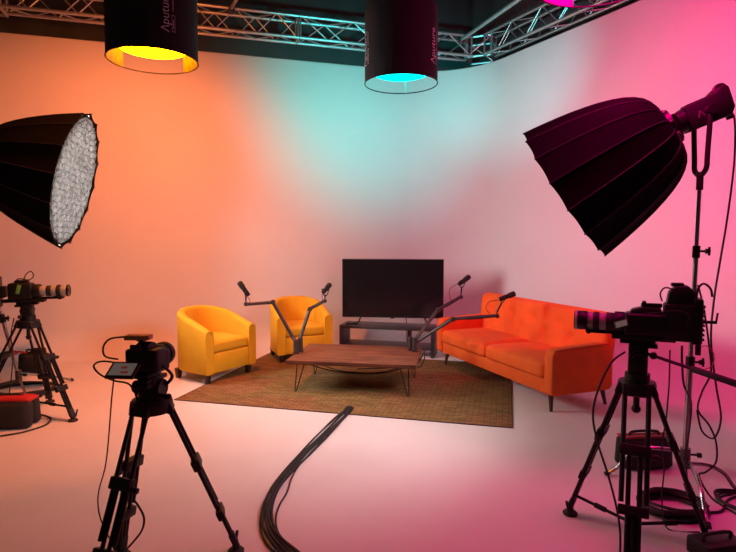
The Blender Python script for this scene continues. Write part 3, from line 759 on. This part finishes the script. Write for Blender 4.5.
# ------------------------------------------------------------------ furniture
def armchair(label, loc, rz):
    t = thing('tub_armchair', label, 'armchair', loc, rz, 'mustard tub armchairs')
    W, Dp, th = .365, .36, .10
    zb = .11
    ro = W
    path = []
    for k in range(9): path.append((W, -Dp + (Dp) * k / 8, 0))
    for k in range(1, 32):
        a = math.pi * k / 32; path.append((W * math.cos(a), W * math.sin(a) * .97, 0))
    for k in range(9): path.append((-W, -(Dp) * k / 8, 0))
    P = [V(p) for p in path]; n = len(P)
    # arc length
    S = [0]
    for a, b in zip(P, P[1:]): S.append(S[-1] + (b - a).length)
    mb = MB(); bm = mb.bm; cols = []
    for i, p in enumerate(P):
        tv = (P[min(i + 1, n - 1)] - P[max(i - 1, 0)]).normalized(); inn = V((-tv.y, tv.x, 0))
        u = abs(2 * S[i] / S[-1] - 1)          # 1 at the fronts, 0 at the back centre
        u2 = max(0, min(1, (1 - u) / .92)); h = .595 + .20 * (u2 ** .8 * (1.0) if u2 < 1 else 1); h = .595 + .20 * math.sin(u2 * math.pi / 2)
        rt = th * .5
        prof = [(.006, zb), (0, zb + .015), (0, (zb + h - rt) * .5), (0, h - rt)]
        for a in range(20, 181, 20): prof.append((rt - rt * math.cos(R(a)), h - rt + rt * math.sin(R(a)) * .8))
        bulge = .012 * (1 - u)
        prof += [(th + bulge, h - rt - .06), (th + bulge * 1.6, .50), (th + .01, .40), (th, .30), (th, zb)]
        col = []
        for d, z in prof:
            q = p + inn * d
            if d >= th - .001 and z > .35:      # shallow button pulls inside the back
                for bx, bz in ((-.13, .62), (0, .64), (.13, .62), (-.06, .53), (.06, .53)):
                    dd_ = ((q.x - bx) ** 2 + (z - bz) ** 2) / .0016
                    if q.y > .1: q = q - inn * .022 * math.exp(-dd_)
            col.append(bm.verts.new((q.x, q.y, z)))
        cols.append(col)
    for a, b in zip(cols, cols[1:]):
        for k in range(len(a) - 1): bm.faces.new((a[k], b[k], b[k + 1], a[k + 1]))
        bm.faces.new((a[-1], b[-1], b[0], a[0]))
    bm.faces.new(cols[0]); bm.faces.new(cols[-1][::-1])
    mb.build('tub_shell', M_YEL, t, ang=50)
    # seam piping round the front edges of the arms
    for s in (-1, 1):
        x0, x1 = s * W, s * (W - th)
        MB().tube(spline([(x0, -Dp - .001, zb + .02), (x0, -Dp - .001, .55), (s * (W - th / 2), -Dp - .001, .584), (x1, -Dp - .001, .55), (x1, -Dp - .001, .34)], 5), .0035, 6).build('piping', M_YEL, t)
    MB().box((0, -Dp + .05, (zb + .325) / 2), (2 * (W - th) + .004, .07, .325 - zb), bev=.012).build('front_rail', M_YEL, t)
    MB().box((0, .02, .21), (2 * (W - th) - .01, .46, .18)).build('seat_deck', M_YEL, t)
    MB().pad((0, -.055, .392), (2 * (W - th) + .0, .57, .125), rad=.035, puff=.018, n=12).build('seat_cushion', M_YEL, t, ang=80)
    for sx in (-1, 1):
        for sy, yy in ((-1, -Dp + .065), (1, Dp * .55)):
            MB().box((sx * (W - .065), yy, .057), (.062, .062, .114), bev=.004, taper=.74).build('leg', M_DWOOD, t)
    return t
armchair('mustard tub armchair on the left, at the rug edge', (-1.83, 6.26, .0), R(56.5))
armchair('mustard tub armchair nearer the television, behind two mic arms', (-.94, 7.24, .0), R(23))

def sofa():
    t = thing('sofa', 'orange two-seat velvet sofa with a button-tufted back and tapered wooden legs', 'sofa',
              (0, 0, 0), R(-68.8))
    Ls, Dp = 2.16, .80
    fl, fr = V((.96, 6.73, 0)), V((1.67, 4.90, 0))
    f = V((-.932, -.362, 0))
    mid = (fl + fr) / 2 + f * .07 - f * (Dp / 2)
    t.location = mid
    y0 = -Dp / 2
    MB().box((0, .0, .235), (Ls - .16, Dp - .06, .145), bev=.018).build('base_frame', M_ORG, t)
    for s in (-1, 1):
        a = s * (Ls / 2 - .06)
        # slim arm with softened outline, a touch taller at the back
        pl = [(y0, .185), (y0 - .0, .50), (y0 + .012, .565), (y0 + .06, .592), (y0 + .66, .615), (y0 + .71, .60), (y0 + .72, .20), (y0 + .68, .165), (y0 + .04, .165)]
        MB().prism(pl, a - .06, a + .06, bev=.028, plane='yz', seg=4).build('arm', M_ORG, t, ang=60)
        MB().tube(spline([(a + s * .058, y0 + .012, .19), (a + s * .058, y0 + .010, .50), (a + s * .056, y0 + .03, .565), (a + s * .056, y0 + .08, .585), (a + s * .056, y0 + .66, .607)], 4), .004, 6).build('piping', M_ORGD, t)
    # backrest with two rows of button tufts
    mb = MB(); bm = mb.bm
    nx, nz = 84, 26; bw = Ls - .02
    tufts = [(-.82 + .41 * k, .70) for k in range(5)] + [(-.62 + .41 * k, .585) for k in range(4)]
    def side(front):
        g = []
        for j in range(nz + 1):
            row = []
            for i in range(nx + 1):
                u = i / nx * 2 - 1; v = j / nz
                x = u * bw / 2; z = .20 + v * .69
                lean = .075 * (v)
                ed = min(1, (1 - abs(u)) / .035) ; et = min(1, (1 - v) / .09)
                rd = math.sqrt(max(0, 1 - (1 - ed) ** 2)) * .5 + .5; rt = math.sqrt(max(0, 1 - (1 - et) ** 2))
                thk = .075 * rt * rd
                yc = Dp / 2 - .15 + lean
                y = yc - thk if front else yc + thk * .85
                if front:
                    for bx, bz in tufts:
                        y += .034 * math.exp(-((x - bx) ** 2 + (z - bz) ** 2) / .0030)
                z2 = z - (.02 * (1 - rd) * 2 if v > .9 else 0)
                row.append(bm.verts.new((x, y, z2)))
            g.append(row)
        return g
    A, B = side(True), side(False)
    for g in (A, B):
        for j in range(nz):
            for i in range(nx): bm.faces.new((g[j][i], g[j][i + 1], g[j + 1][i + 1], g[j + 1][i]))
    for j in range(nz):
        for i in (0, nx): bm.faces.new((A[j][i], A[j + 1][i], B[j + 1][i], B[j][i]))
    for i in range(nx):
        for j in (0, nz): bm.faces.new((A[j][i], A[j][i + 1], B[j][i + 1], B[j][i]))
    bmesh.ops.remove_doubles(bm, verts=bm.verts[:], dist=.0005)
    back = mb.build('backrest', M_ORG, t, ang=70)
    for bx, bz in tufts:
        v = (bz - .20) / .69
        MB().ball((bx, Dp / 2 - .15 + .075 * v - .041, bz), .015, (1, .45, 1)).build('button', M_ORG, back)
    for s in (-1, 1):
        MB().pad((s * .480, -.075, .375), (.945, .665, .155), rad=.045, puff=.018, n=16, puffs=(0, .6, 1, .2)).build('seat_cushion', M_ORG, t, ang=80)
    for sx in (-1, 1):
        for sy in (-1, 1):
            x, y = sx * (Ls / 2 - .13), sy * (Dp / 2 - .10)
            MB().tube([(x, y, .175), (x + sx * .035, y + sy * .02, .0)], [.026, .014], 12).build('leg', M_LWOOD, t)
    return t
sofa()

def rug():
    a = math.atan2(-.246, .969)
    u, v = V((.969, -.246, 0)), V((.246, .969, 0))
    c = V((-1.90, 5.26, 0)) + u * 1.605 + v * 1.175
    t = thing('rug', 'olive brown woven rug under the coffee table', 'rug', c, a)
    MB().box((0, 0, .0035), (3.21, 2.35, .007), bev=.002).build('pile', M_RUG, t)
    for s in (-1, 1):
        MB().box((0, s * 1.177, .004), (3.222, .012, .008), bev=.002).build('bound_edge', M_DWOOD, t)
        MB().box((s * 1.607, 0, .004), (.012, 2.35, .008), bev=.002).build('bound_edge', M_DWOOD, t)
rug()
RT = .0075       # rug top
TBL = V((-.11, 5.785, RT)); TBA = R(-9.5); TZ = .345
tu, tv_ = V((math.cos(TBA), math.sin(TBA), 0)), V((-math.sin(TBA), math.cos(TBA), 0))
def table():
    t = thing('coffee_table', 'low walnut coffee table on black hairpin legs', 'table', TBL, TBA)
    MB().box((0, 0, TZ - .02), (1.32, .90, .04), bev=.004).build('tabletop', M_WOOD, t)
    for sx in (-1, 1):
        for sy in (-1, 1):
            x, y = sx * .545, sy * .355
            tip = V((x + sx * .035, y + sy * .02, .006))
            a, b = V((x - .055 * sx, y, TZ - .042)), V((x + .03 * sx, y - .03 * sy, TZ - .042))
            m = MB(); m.tube([a, tip + V((-.008 * sx, 0, .012)), tip, tip + V((.008 * sx, 0, .012)), b], .0055, 8)
            m.box((x - .012 * sx, y - .01 * sy, TZ - .042), (.13, .08, .004))
            m.build('leg', M_BLKM, t)
table()

def console():
    FLc, FRc = V((-.395, 7.42)), V((.865, 7.10))
    a = math.atan2(FRc.y - FLc.y, FRc.x - FLc.x); L = (FRc - FLc).length
    n = V((-math.sin(a), math.cos(a)))
    c = (FLc + FRc) / 2 + n * .20
    t = thing('media_console', 'low black open console with one shelf under the television', 'tv stand', (c.x, c.y, 0), a)
    Z = .395
    MB().box((0, 0, Z - .02), (L, .40, .04), bev=.003).build('top_panel', M_CONS, t)
    MB().box((0, 0, .115), (L - .08, .38, .03), bev=.003).build('shelf', M_CONS, t)
    for s in (-1, 1): MB().box((s * (L / 2 - .02), 0, (Z - .04) / 2), (.04, .40, Z - .04), bev=.003).build('side_panel', M_CONS, t)
    MB().box((.28, .10, (Z + .09) / 2), (.03, .18, Z - .17), bev=.003).build('centre_support', M_CONS, t)
    return c, a, Z
cc, ca, CZ = console()
def television():
    # centre measured on the screen
    a = R(-6)
    c = V((cc.x - .0, cc.y + .02))
    px = AT(392.5, 289, c.y)
    t = thing('television', 'large black flat-screen television on the low console', 'television', (px.x, c.y, CZ), a)
    W, Hh = 1.395, .81; zb = .094
    MB().box((0, 0, zb + Hh / 2), (W, .035, Hh), bev=.004).box((0, .035, zb + .28), (W * .7, .04, .42), bev=.015).build('cabinet', M_BLK, t)
    MB().box((0, -.0185, zb + Hh / 2 + .004), (W - .018, .002, Hh - .026)).build('screen', M_SCREEN, t)
    for s in (-1, 1):
        x = s * .44
        MB().tube([(x, 0, zb + .01), (x + s * .02, -.02, .05), (x + s * .045, -.15, .008)], [.010, .009, .008], 8).tube([(x, .01, zb + .01), (x + s * .02, .03, .05), (x + s * .045, .13, .008)], [.010, .009, .008], 8).build('foot', M_BLKM, t)
    MB().box((.0, -.012, zb - .006), (.05, .02, .012), bev=.002).build('logo_tab', M_BLKM, t)
    return t
television()
# cables behind / on the console
def on_console(x, y, z): 
    return V((cc.x + math.cos(ca) * x - math.sin(ca) * y, cc.y + math.sin(ca) * x + math.cos(ca) * y, z))
cord('cable', 'black power cable hanging from the television behind the console', [on_console(.21, .13, .52), on_console(.21, .215, .42), on_console(.215, .225, .25), on_console(.23, .225, .1), on_console(.30, .25, .008), on_console(.55, .3, .006)], .006)
def remote():
    p = on_console(-.50, -.10, CZ)
    t = thing('soundbar_remote', 'small dark remote lying on the left end of the console', 'remote', p, ca + .4)
    MB().box((0, 0, .011), (.16, .045, .02), bev=.006).build('body', M_BLK, t)
    MB().box((0.03, 0, .0215), (.05, .025, .003), bev=.001).build('buttons', M_RUB, t)
remote()

# ------------------------------------------------------------------ mic arms
def boom(label, base_px, elbow, tip, knuckle):
    base = V(base_px)
    t = thing('mic_boom_arm', label, 'mic arm', base, group='mic boom arms clamped to the coffee table')
    L = lambda p: V(p) - base
    MB().box((0, 0, .012), (.055, .055, .024), bev=.004).box((0, 0, -.085 + .04), (.02, .02, .005)).cyl((0, 0, .02), (0, 0, .15), .028, seg=14).build('table_clamp', M_ARM, t)
    k0 = L(knuckle)
    e, p = L(elbow), L(tip)
    def arm(a, b, nm, r=.017):
        d = (b - a); up = V((0, 0, 1)); 
        w = d.cross(V((0, 1, 0))).normalized() * .009
        mb = MB(); mb.cyl(a, b, r, seg=10)
        mb.cyl(a + w * 1.7, b + w * 1.7, r * .42, seg=8)
        return mb.build(nm, M_ARM, t)
    MB().tube([V((0, 0, .14)), k0], .016, 10).ball(k0, .026).build('base_joint', M_ARM, t)
    arm(k0, e, 'lower_arm'); arm(e, p, 'upper_arm', .015)
    MB().cyl(e - V((0, .024, 0)), e + V((0, .024, 0)), .026, seg=16).build('elbow_joint', M_ARM, t)
    MB().cyl(p - V((0, .017, 0)), p + V((0, .017, 0)), .022, seg=14).cyl(p, p + V((0, 0, .05)), .008, seg=8).build('tip_joint', M_ARM, t)
    # cable strapped along the arms
    o = V((0, -.018, -.006))
    MB().tube(spline([V((.03, -.02, .0)), k0 + o * 1.6, k0.lerp(e, .5) + o * 1.3, e + o * 1.8, e.lerp(p, .5) + o * 1.3 - V((0, 0, .006)), p + o], 6), .0035, 6).build('mic_cable', M_RUB, t)
    return t
def mic(label, tip, yoke_c, axis):
    # yoke_c: centre of the body; axis: from tail to grille
    yoke_c, axis = V(yoke_c), V(axis).normalized()
    t = thing('microphone', label, 'microphone', yoke_c, rot=frame(axis, (0, .3, 1)), group='broadcast microphones on the boom arms')
    MB().lathe([(-.090, .012), (-.088, .022), (-.06, .0255), (.015, .0255), (.02, .024)], seg=22).build('body', M_BLK, t)
    MB().lathe([(.018, .026), (.022, .030), (.08, .030), (.092, .026), (.098, .012)], seg=22).build('windscreen', M_FOAM, t)
    R3 = frame(axis, (0, .3, 1)).transposed(); tl_ = R3 @ (V(tip) + V((0, 0, .045)) - yoke_c)
    q = tl_.normalized(); 
    sd = V((1, 0, 0)).cross(q).normalized() * .035
    cx = V((-.03, 0, 0))
    b = cx + (tl_ - cx).normalized() * .055
    MB().tube(spline([cx + sd, cx + sd + (b - cx) * .55, b + sd * .55 + (b - cx) * .1, b + (b - cx) * .2, b - sd * .55 + (b - cx) * .1, cx - sd + (b - cx) * .55, cx - sd], 5), .0055, 8).cyl(b, tl_, .009, seg=10).build('yoke', M_BLKM, t)
    for s in (-1, 1): MB().cyl(cx + sd * s * .7, cx + sd * s * 1.25, .012, seg=10).build('yoke_knob', M_BLK, t)
    return t
TT = TBL.z + TZ
def setup(lbl_arm, lbl_mic, base, knuckle, elbow, tip, mc, axis, cable):
    boom(lbl_arm, base, elbow, tip, knuckle)
    m = mic(lbl_mic, tip, mc, axis)
    R3 = frame(V(axis).normalized(), (0, .3, 1)).transposed()
    MB().tube(spline([R3 @ (V(c) - V(mc)) for c in cable], 6), .0035, 6).build('mic_cable', M_RUB, m)
b1 = FL(296, 353.5, TT); b2 = FL(300.5, 351.5, TT)
e, p, c = AT(273, 302, 5.92), AT(246, 304, 5.86), AT(244, 289, 5.84)
setup('grey boom arm on the left end of the table, reaching left', 'black microphone in front of the left armchair',
      b1, AT(293.5, 338, 5.93), e, p, c, V((-.085, -.06, .15)),
      [AT(247.5, 297, 5.84), AT(250, 301, 5.82), AT(248, 305, 5.82), AT(246, 306, 5.84)])
e, p, c = AT(310, 309, 6.12), AT(325, 301, 6.25), AT(326.5, 288.5, 6.28)
setup('grey boom arm on the left end of the table, reaching towards the back armchair', 'black microphone in front of the back armchair, left of the television',
      b2, AT(300.5, 338, 6.02), e, p, c, V((.055, .13, .065)),
      [AT(324, 291, 6.2), AT(322, 296, 6.2), AT(323, 301, 6.22)])
b3 = FL(410.5, 350.5, TT); b4 = FL(414.5, 351.5, TT)
e, p, c = AT(438, 310, 6.15), AT(461, 297, 6.25), AT(464, 280.5, 6.27)
setup('grey boom arm on the right end of the table, reaching up past the television', 'black microphone raised at the right edge of the television',
      b3, AT(413, 343, 6.0), e, p, c, V((.12, .08, .075)),
      [AT(457, 284, 6.25), AT(450, 289, 6.25), AT(449.5, 296, 6.23), AT(451, 301, 6.22)])
e, p, c = AT(453, 319, 5.85), AT(497, 316, 5.78), AT(507, 296.5, 5.80)
setup('grey boom arm on the right end of the table, stretched low towards the sofa', 'black microphone in front of the orange sofa back',
      b4, AT(415, 343, 5.98), e, p, c, V((.16, .02, .06)),
      [AT(498, 300, 5.80), AT(489, 302, 5.79), AT(486, 308, 5.78), AT(490, 314, 5.77)])
# cables under the table
def tl3(x, y, z): return TBL + tu * x + tv_ * y + V((0, 0, z))
cord('cable', 'black microphone cable sagging under the coffee table along its front', [tl3(-.62, -.12, .33), tl3(-.55, -.2, .28), tl3(-.3, -.18, .20), tl3(0, -.12, .155), tl3(.3, -.18, .19), tl3(.55, -.20, .265), tl3(.66, -.1, .30), tl3(.70, .0, .36)], .006)
cord('cable', 'black microphone cable dropping from the table underside onto the rug', [tl3(-.60, .02, .32), tl3(-.45, -.05, .24), tl3(-.2, -.0, .15), tl3(.05, .05, .12), tl3(.25, .0, .15), tl3(.5, -.1, .24), tl3(.64, -.02, .29), tl3(.70, .05, .36)], .005)
cord('cable', 'black cable looping down beside the right end of the coffee table', [tl3(.62, .10, .40), tl3(.70, .06, .40), tl3(.715, .0, .32), tl3(.69, -.06, .26), tl3(.68, -.10, .25), tl3(.60, -.12, .25), tl3(.4, -.10, .23), tl3(.2, -.05, .20), tl3(.0, -.02, .18)], .006)

# ------------------------------------------------------------------ floor cable loom
LO = [(347, 412), (338, 421), (322, 437), (306, 453), (290, 471), (276, 489), (267, 508), (266, 526), (275, 542), (290, 556), (306, 572), (318, 590)]
base_pts = [FL(x, y) for x, y in LO]
g = 'black cables running side by side across the floor'
for i in range(7):
    pts = []
    for k, p in enumerate(base_pts):
        d = (base_pts[min(k + 1, len(base_pts) - 1)] - base_pts[max(k - 1, 0)]).normalized(); w = V((d.y, -d.x, 0))
        spread = .0115 + .0035 * math.sin(k * .9)
        off = (i - 3) * spread + .006 * math.sin(k * 1.7 + i * 2.1)
        pts.append(p + w * off + V((0, 0, .0085 + (.009 if i % 2 and k < 9 else 0))))
    pts.insert(0, pts[0] + V((.02, .10, .006)))
    cord('cable', 'thick black cable in the bundle curving from the rug to the foreground', pts, .0085 if i < 5 else .0065, n=8, group=g)
cord('cable', 'thin black cable straying out to the right of the floor cable bundle', [FL(x, y) + V((0, 0, .006)) for x, y in ((330, 429), (322, 441), (312, 452), (300, 465), (292, 478), (287, 493), (280, 505), (276, 517), (277, 530), (284, 543), (296, 556), (312, 574))], .0055, n=8)

# ------------------------------------------------------------------ sandbags, coils, loose cords
def sandbag(label, loc, rz, w, h, d, text=True, red_top=True, hang=0.0, flap=.13):
    t = thing('sandbag', label, 'sandbag', loc, rz)
    # two sagging pouches joined by a strap
    for s in (-1, 1):
        MB().pad((0, s * d * .30, hang + h * .48), (w, d * .46, h * .94), rad=.03, puff=.03, n=10, rot=Euler((s * .10, 0, 0)), puffs=(0, 1, .3, .3)).build('pouch', M_BAG, t, ang=80)
    if red_top: MB().pad((0, 0, hang + h * .955), (w * 1.0, d * .82, h * flap), rad=.02, puff=.01, n=8, rot=Euler((0, 0, 0))).build('top_flap', M_RED, t, ang=80, label='red top flap')
    MB().tube(spline([(-w * .30, 0, hang + h), (-w * .26, 0, hang + h * 1.10), (-w * .1, .0, hang + h * 1.13), (w * .1, 0, hang + h * 1.13), (w * .26, 0, hang + h * 1.10), (w * .30, 0, hang + h)], 5), .010, 8).build('carry_strap', M_BAG, t)
    if text:
        mb = MB()
        for k in range(9):
            if k != 3: mb.box((-w * .26 + k * w * .06, -d * .56, hang + h * .50), (w * .035, .003, h * .09))
        mb.build('faded_print', M_GREYP, t, flat=True)
    return t
sandbag('black sandbag with a red top lying on the floor at the left edge', FL(8, 428) + V((-.02, .06, .001)), R(4), .42, .235, .20, flap=.10)
sandbag('black sandbag with a red strap hung on the left light stand leg', FL(46, 398) + V((-.32, .36, 0)), R(-6), .30, .22, .13, red_top=False, hang=.165)
sb = FL(672, 487)
sandbag('black sandbag with a red edge hung on the right light stand, behind the tripod', V((1.93, 3.72, 0.001)), R(4), .36, .22, .13, hang=.0, text=False, flap=.05)
tag(MB().ball((0, 0, 0), .035, (1.1, .7, .8)).tube(spline([(-.02, 0, 0), (.06, -.01, .012), (.14, -.01, .0)], 5), .010, 8).build('strap_knot', M_RED), 'red strap knot on the sandbag at the left light stand', 'strap').location = FL(46, 398) + V((-.47, .26, .40))

def coil(label, c, r, n, rr=.007, sq=1.0, seed=1):
    rnd = random.Random(seed); pts = []
    for k in range(n * 14):
        a = 2 * math.pi * k / 14; q = r * (1 + .10 * math.sin(k * .37 + seed) + .05 * rnd.uniform(-1, 1))
        pts.append(V(c) + V((math.cos(a) * q, math.sin(a) * q * sq, rr + (k / (n * 14)) * n * rr * .8 + .006 * math.sin(a * 2 + k * .05))))
    return tag(MB().tube(spline(pts, 3), rr, 6).build('cable_coil', M_RUB), label, 'cable coil')
coil('coil of black cable on the floor under the left tripod', FL(10, 398) + V((0, .25, 0)), .30, 5, .009, .8)
coil('coil of black cable on the floor behind the right tripod', FL(672, 510), .17, 8, .009, .85, seed=4)
coil('tangle of black cable on the floor at the right edge', FL(748, 505), .16, 4, .007, .9, seed=9)

# power box by the right tripod foot
def psu():
    t = thing('power_supply', 'black power supply box on the floor by the right tripod foot', 'power supply', FL(702, 553) + V((.06, -.02, 0)), R(12))
    MB().box((0, 0, .045), (.24, .14, .088), bev=.012).build('case', M_BLK, t)
    MB().tube(spline([(-.08, 0, .088), (-.07, 0, .115), (.07, 0, .115), (.08, 0, .088)], 5), .008, 8).build('handle', M_RUB, t)
    mb = MB()
    for k in range(6): mb.box((-.08 + k * .032, -.071, .045), (.012, .004, .05))
    mb.build('vents', M_BLKM, t)
psu()
# loose cords
cord('cable', 'black power cable hanging from the right studio lamp down the far right', [AT(720, 113, 3.5), AT(731, 112, 3.5), AT(735, 125, 3.48), AT(734, 165, 3.46), AT(727, 220, 3.45), AT(720, 262, 3.44), AT(714, 300, 3.43), AT(711, 340, 3.42), AT(716, 385, 3.40), AT(721, 418, 3.38), AT(714, 438, 3.36), AT(702, 431, 3.36), AT(697, 410, 3.37)], .006)
cord('cable', 'black cable draped down the right light stand to the floor', [AT(698, 285, 3.37), AT(704, 310, 3.36), AT(709, 345, 3.35), AT(711, 372, 3.35), AT(702, 392, 3.35), AT(698, 410, 3.34), AT(709, 425, 3.34), AT(716, 442, 3.33), AT(716, 462, 3.33), AT(706, 472, 3.33), AT(699, 476, 3.30), FL(712, 500) + V((0, 0, .01)), FL(736, 515) + V((0, 0, .008))], .006)
cord('cable', 'black cable dropping from the camera rig battery to the sandbag', [AT(682, 346, 2.72), AT(682, 362, 2.74), AT(684, 385, 2.8), AT(691, 402, 3.0), AT(690, 425, 3.28), AT(686, 460, 3.3), FL(690, 505) + V((0, 0, .01))], .0055)
cord('cable', 'thin black cable hanging between the right tripod and the stand', [AT(670, 350, 2.8), AT(669, 385, 2.8), AT(666, 420, 2.82), AT(662, 445, 2.85), AT(664, 470, 2.9), AT(662, 500, 2.95), FL(668, 530) + V((0, 0, .006)), FL(700, 533) + V((0, 0, .006))], .004)
cord('cable', 'black cable bowing out from the right fluid head to the floor in front', [AT(625, 352, 2.80), AT(612, 362, 2.76), AT(600, 385, 2.72), AT(593, 412, 2.70), AT(597, 440, 2.70), AT(608, 475, 2.72), AT(616, 505, 2.74), AT(620, 530, 2.74), FL(620, 556) + V((0, 0, .006)), FL(618, 580) + V((0, 0, .006))], .0055)
cord('cable', 'red loop of wire hanging on the right light stand', [AT(697, 348, 3.35), AT(707, 346, 3.33), AT(714, 355, 3.33), AT(712, 366, 3.33), AT(705, 369, 3.34)], .003, m=M_RED)
cord('cable', 'thin black cable hanging straight down from the small camera at left', [AT(118, 366, 2.50), AT(115, 372, 2.49), AT(112, 395, 2.50), AT(110, 420, 2.52), AT(108, 445, 2.55), AT(105, 468, 2.58), AT(99, 490, 2.62), AT(98, 505, 2.66), AT(101, 520, 2.70), AT(108, 535, 2.74), FL(118, 560) + V((0, 0, .004))], .0035)
cord('cable', 'black cable loop hanging at the knee of the foreground tripod', [AT(134, 500, 2.62), AT(139, 507, 2.60), AT(144, 518, 2.60), AT(142, 530, 2.62), AT(134, 541, 2.66), FL(124, 553) + V((0, 0, .006))], .0055)
cord('cable', 'black cable lying in a loop round the left floor sandbag', [FL(0, 437) + V((0, 0, .007)), FL(25, 432) + V((0, -.02, .007)), FL(45, 426) + V((0, 0, .007)), FL(51, 420) + V((0, 0, .007)), FL(47, 417) + V((0, 0, .007)), FL(36, 416) + V((0, .03, .007))], .008)
cord('cable', 'black cable hanging from the left camera down to the coil', [AT(14, 318, 4.80), AT(11, 335, 4.84), AT(13, 355, 4.9), AT(11, 380, 5.1), FL(8, 404) + V((0, 0, .012))], .005)
cord('cable', 'thick black cable running between the coil and the right frame edge', [FL(690, 524) + V((0, 0, .008)), FL(705, 512) + V((0, -.03, .008)), FL(722, 512) + V((0, 0, .008)), FL(730, 500) + V((0, 0, .008)), FL(760, 492) + V((0, 0, .008))], .008)
# gripped arm on the right stand
def grip():
    p = AT(697, 322, 3.38)
    t = thing('stand_clamp', 'black clamp with an upright handle halfway up the right light stand', 'clamp', p)
    MB().box((0, 0, 0), (.06, .06, .05), bev=.008).build('jaw', M_BLK, t)
    MB().cyl((.03, 0, 0), (.11, -.02, 0), .010, seg=8).cyl((.105, -.02, -.01), (.115, -.02, .06), .006, seg=8).build('handle', M_BLKM, t)
    MB().cyl((-.03, 0, 0), (-.08, -.03, .0), .014, seg=10).build('bolt', M_BLK, t)
grip()

# ------------------------------------------------------------------ drum lamps thrown out of the open backs, plus an added overhead wash
def spot(name, c, target, col, power, size, r=.06):
    l = bpy.data.lights.new(name, 'SPOT'); l.color = col; l.energy = power; l.spot_size = R(size); l.spot_blend = 1.0; l.shadow_soft_size = r
    o = bpy.data.objects.new(name, l); C.objects.link(o); o.location = c
    o.rotation_euler = (V(target) - V(c)).to_track_quat('-Z', 'Y').to_euler()
    return o
def back_of(c, d, z=.33): return V(c) + V((d[0], d[1], 0)).normalized() * .345 + V((0, 0, z))
spot('orange_lamp', back_of(D1, O1), AT(163, 85, 7.55), *LAMPS['os'], 92)
spot('unseen_wash_lamp', (-1.55, 5.0, 4.6), AT(95, 310, 6.9), *LAMPS['ow'], 118)  # unseen lamp above the frame, added to carry the orange wall wash
spot('cyan_lamp', back_of(D2, O2), AT(366, 100, 8.3), *LAMPS['c1'], 84)
spot('cyan_lamp', back_of(D2, O2), AT(522, 70, 7.8), *LAMPS['c2'], 62)
spot('magenta_lamp', back_of(D3, O3), AT(738, 150, 4.9), *LAMPS['ms'], 150)
# ------------------------------------------------------------------ world and view
w = bpy.data.worlds.new('world'); bpy.context.scene.world = w; w.use_nodes = True
w.node_tree.nodes['Background'].inputs['Color'].default_value = (*LAMPS['w'][0], 1)
w.node_tree.nodes['Background'].inputs['Strength'].default_value = LAMPS['w'][1]
vs = bpy.context.scene.view_settings
vs.view_transform = 'Standard'; vs.look = 'None'; vs.exposure = 0.0; vs.gamma = 1.0
vs.use_curve_mapping = False
cy = bpy.context.scene.cycles
cy.max_bounces = 8; cy.diffuse_bounces = 5
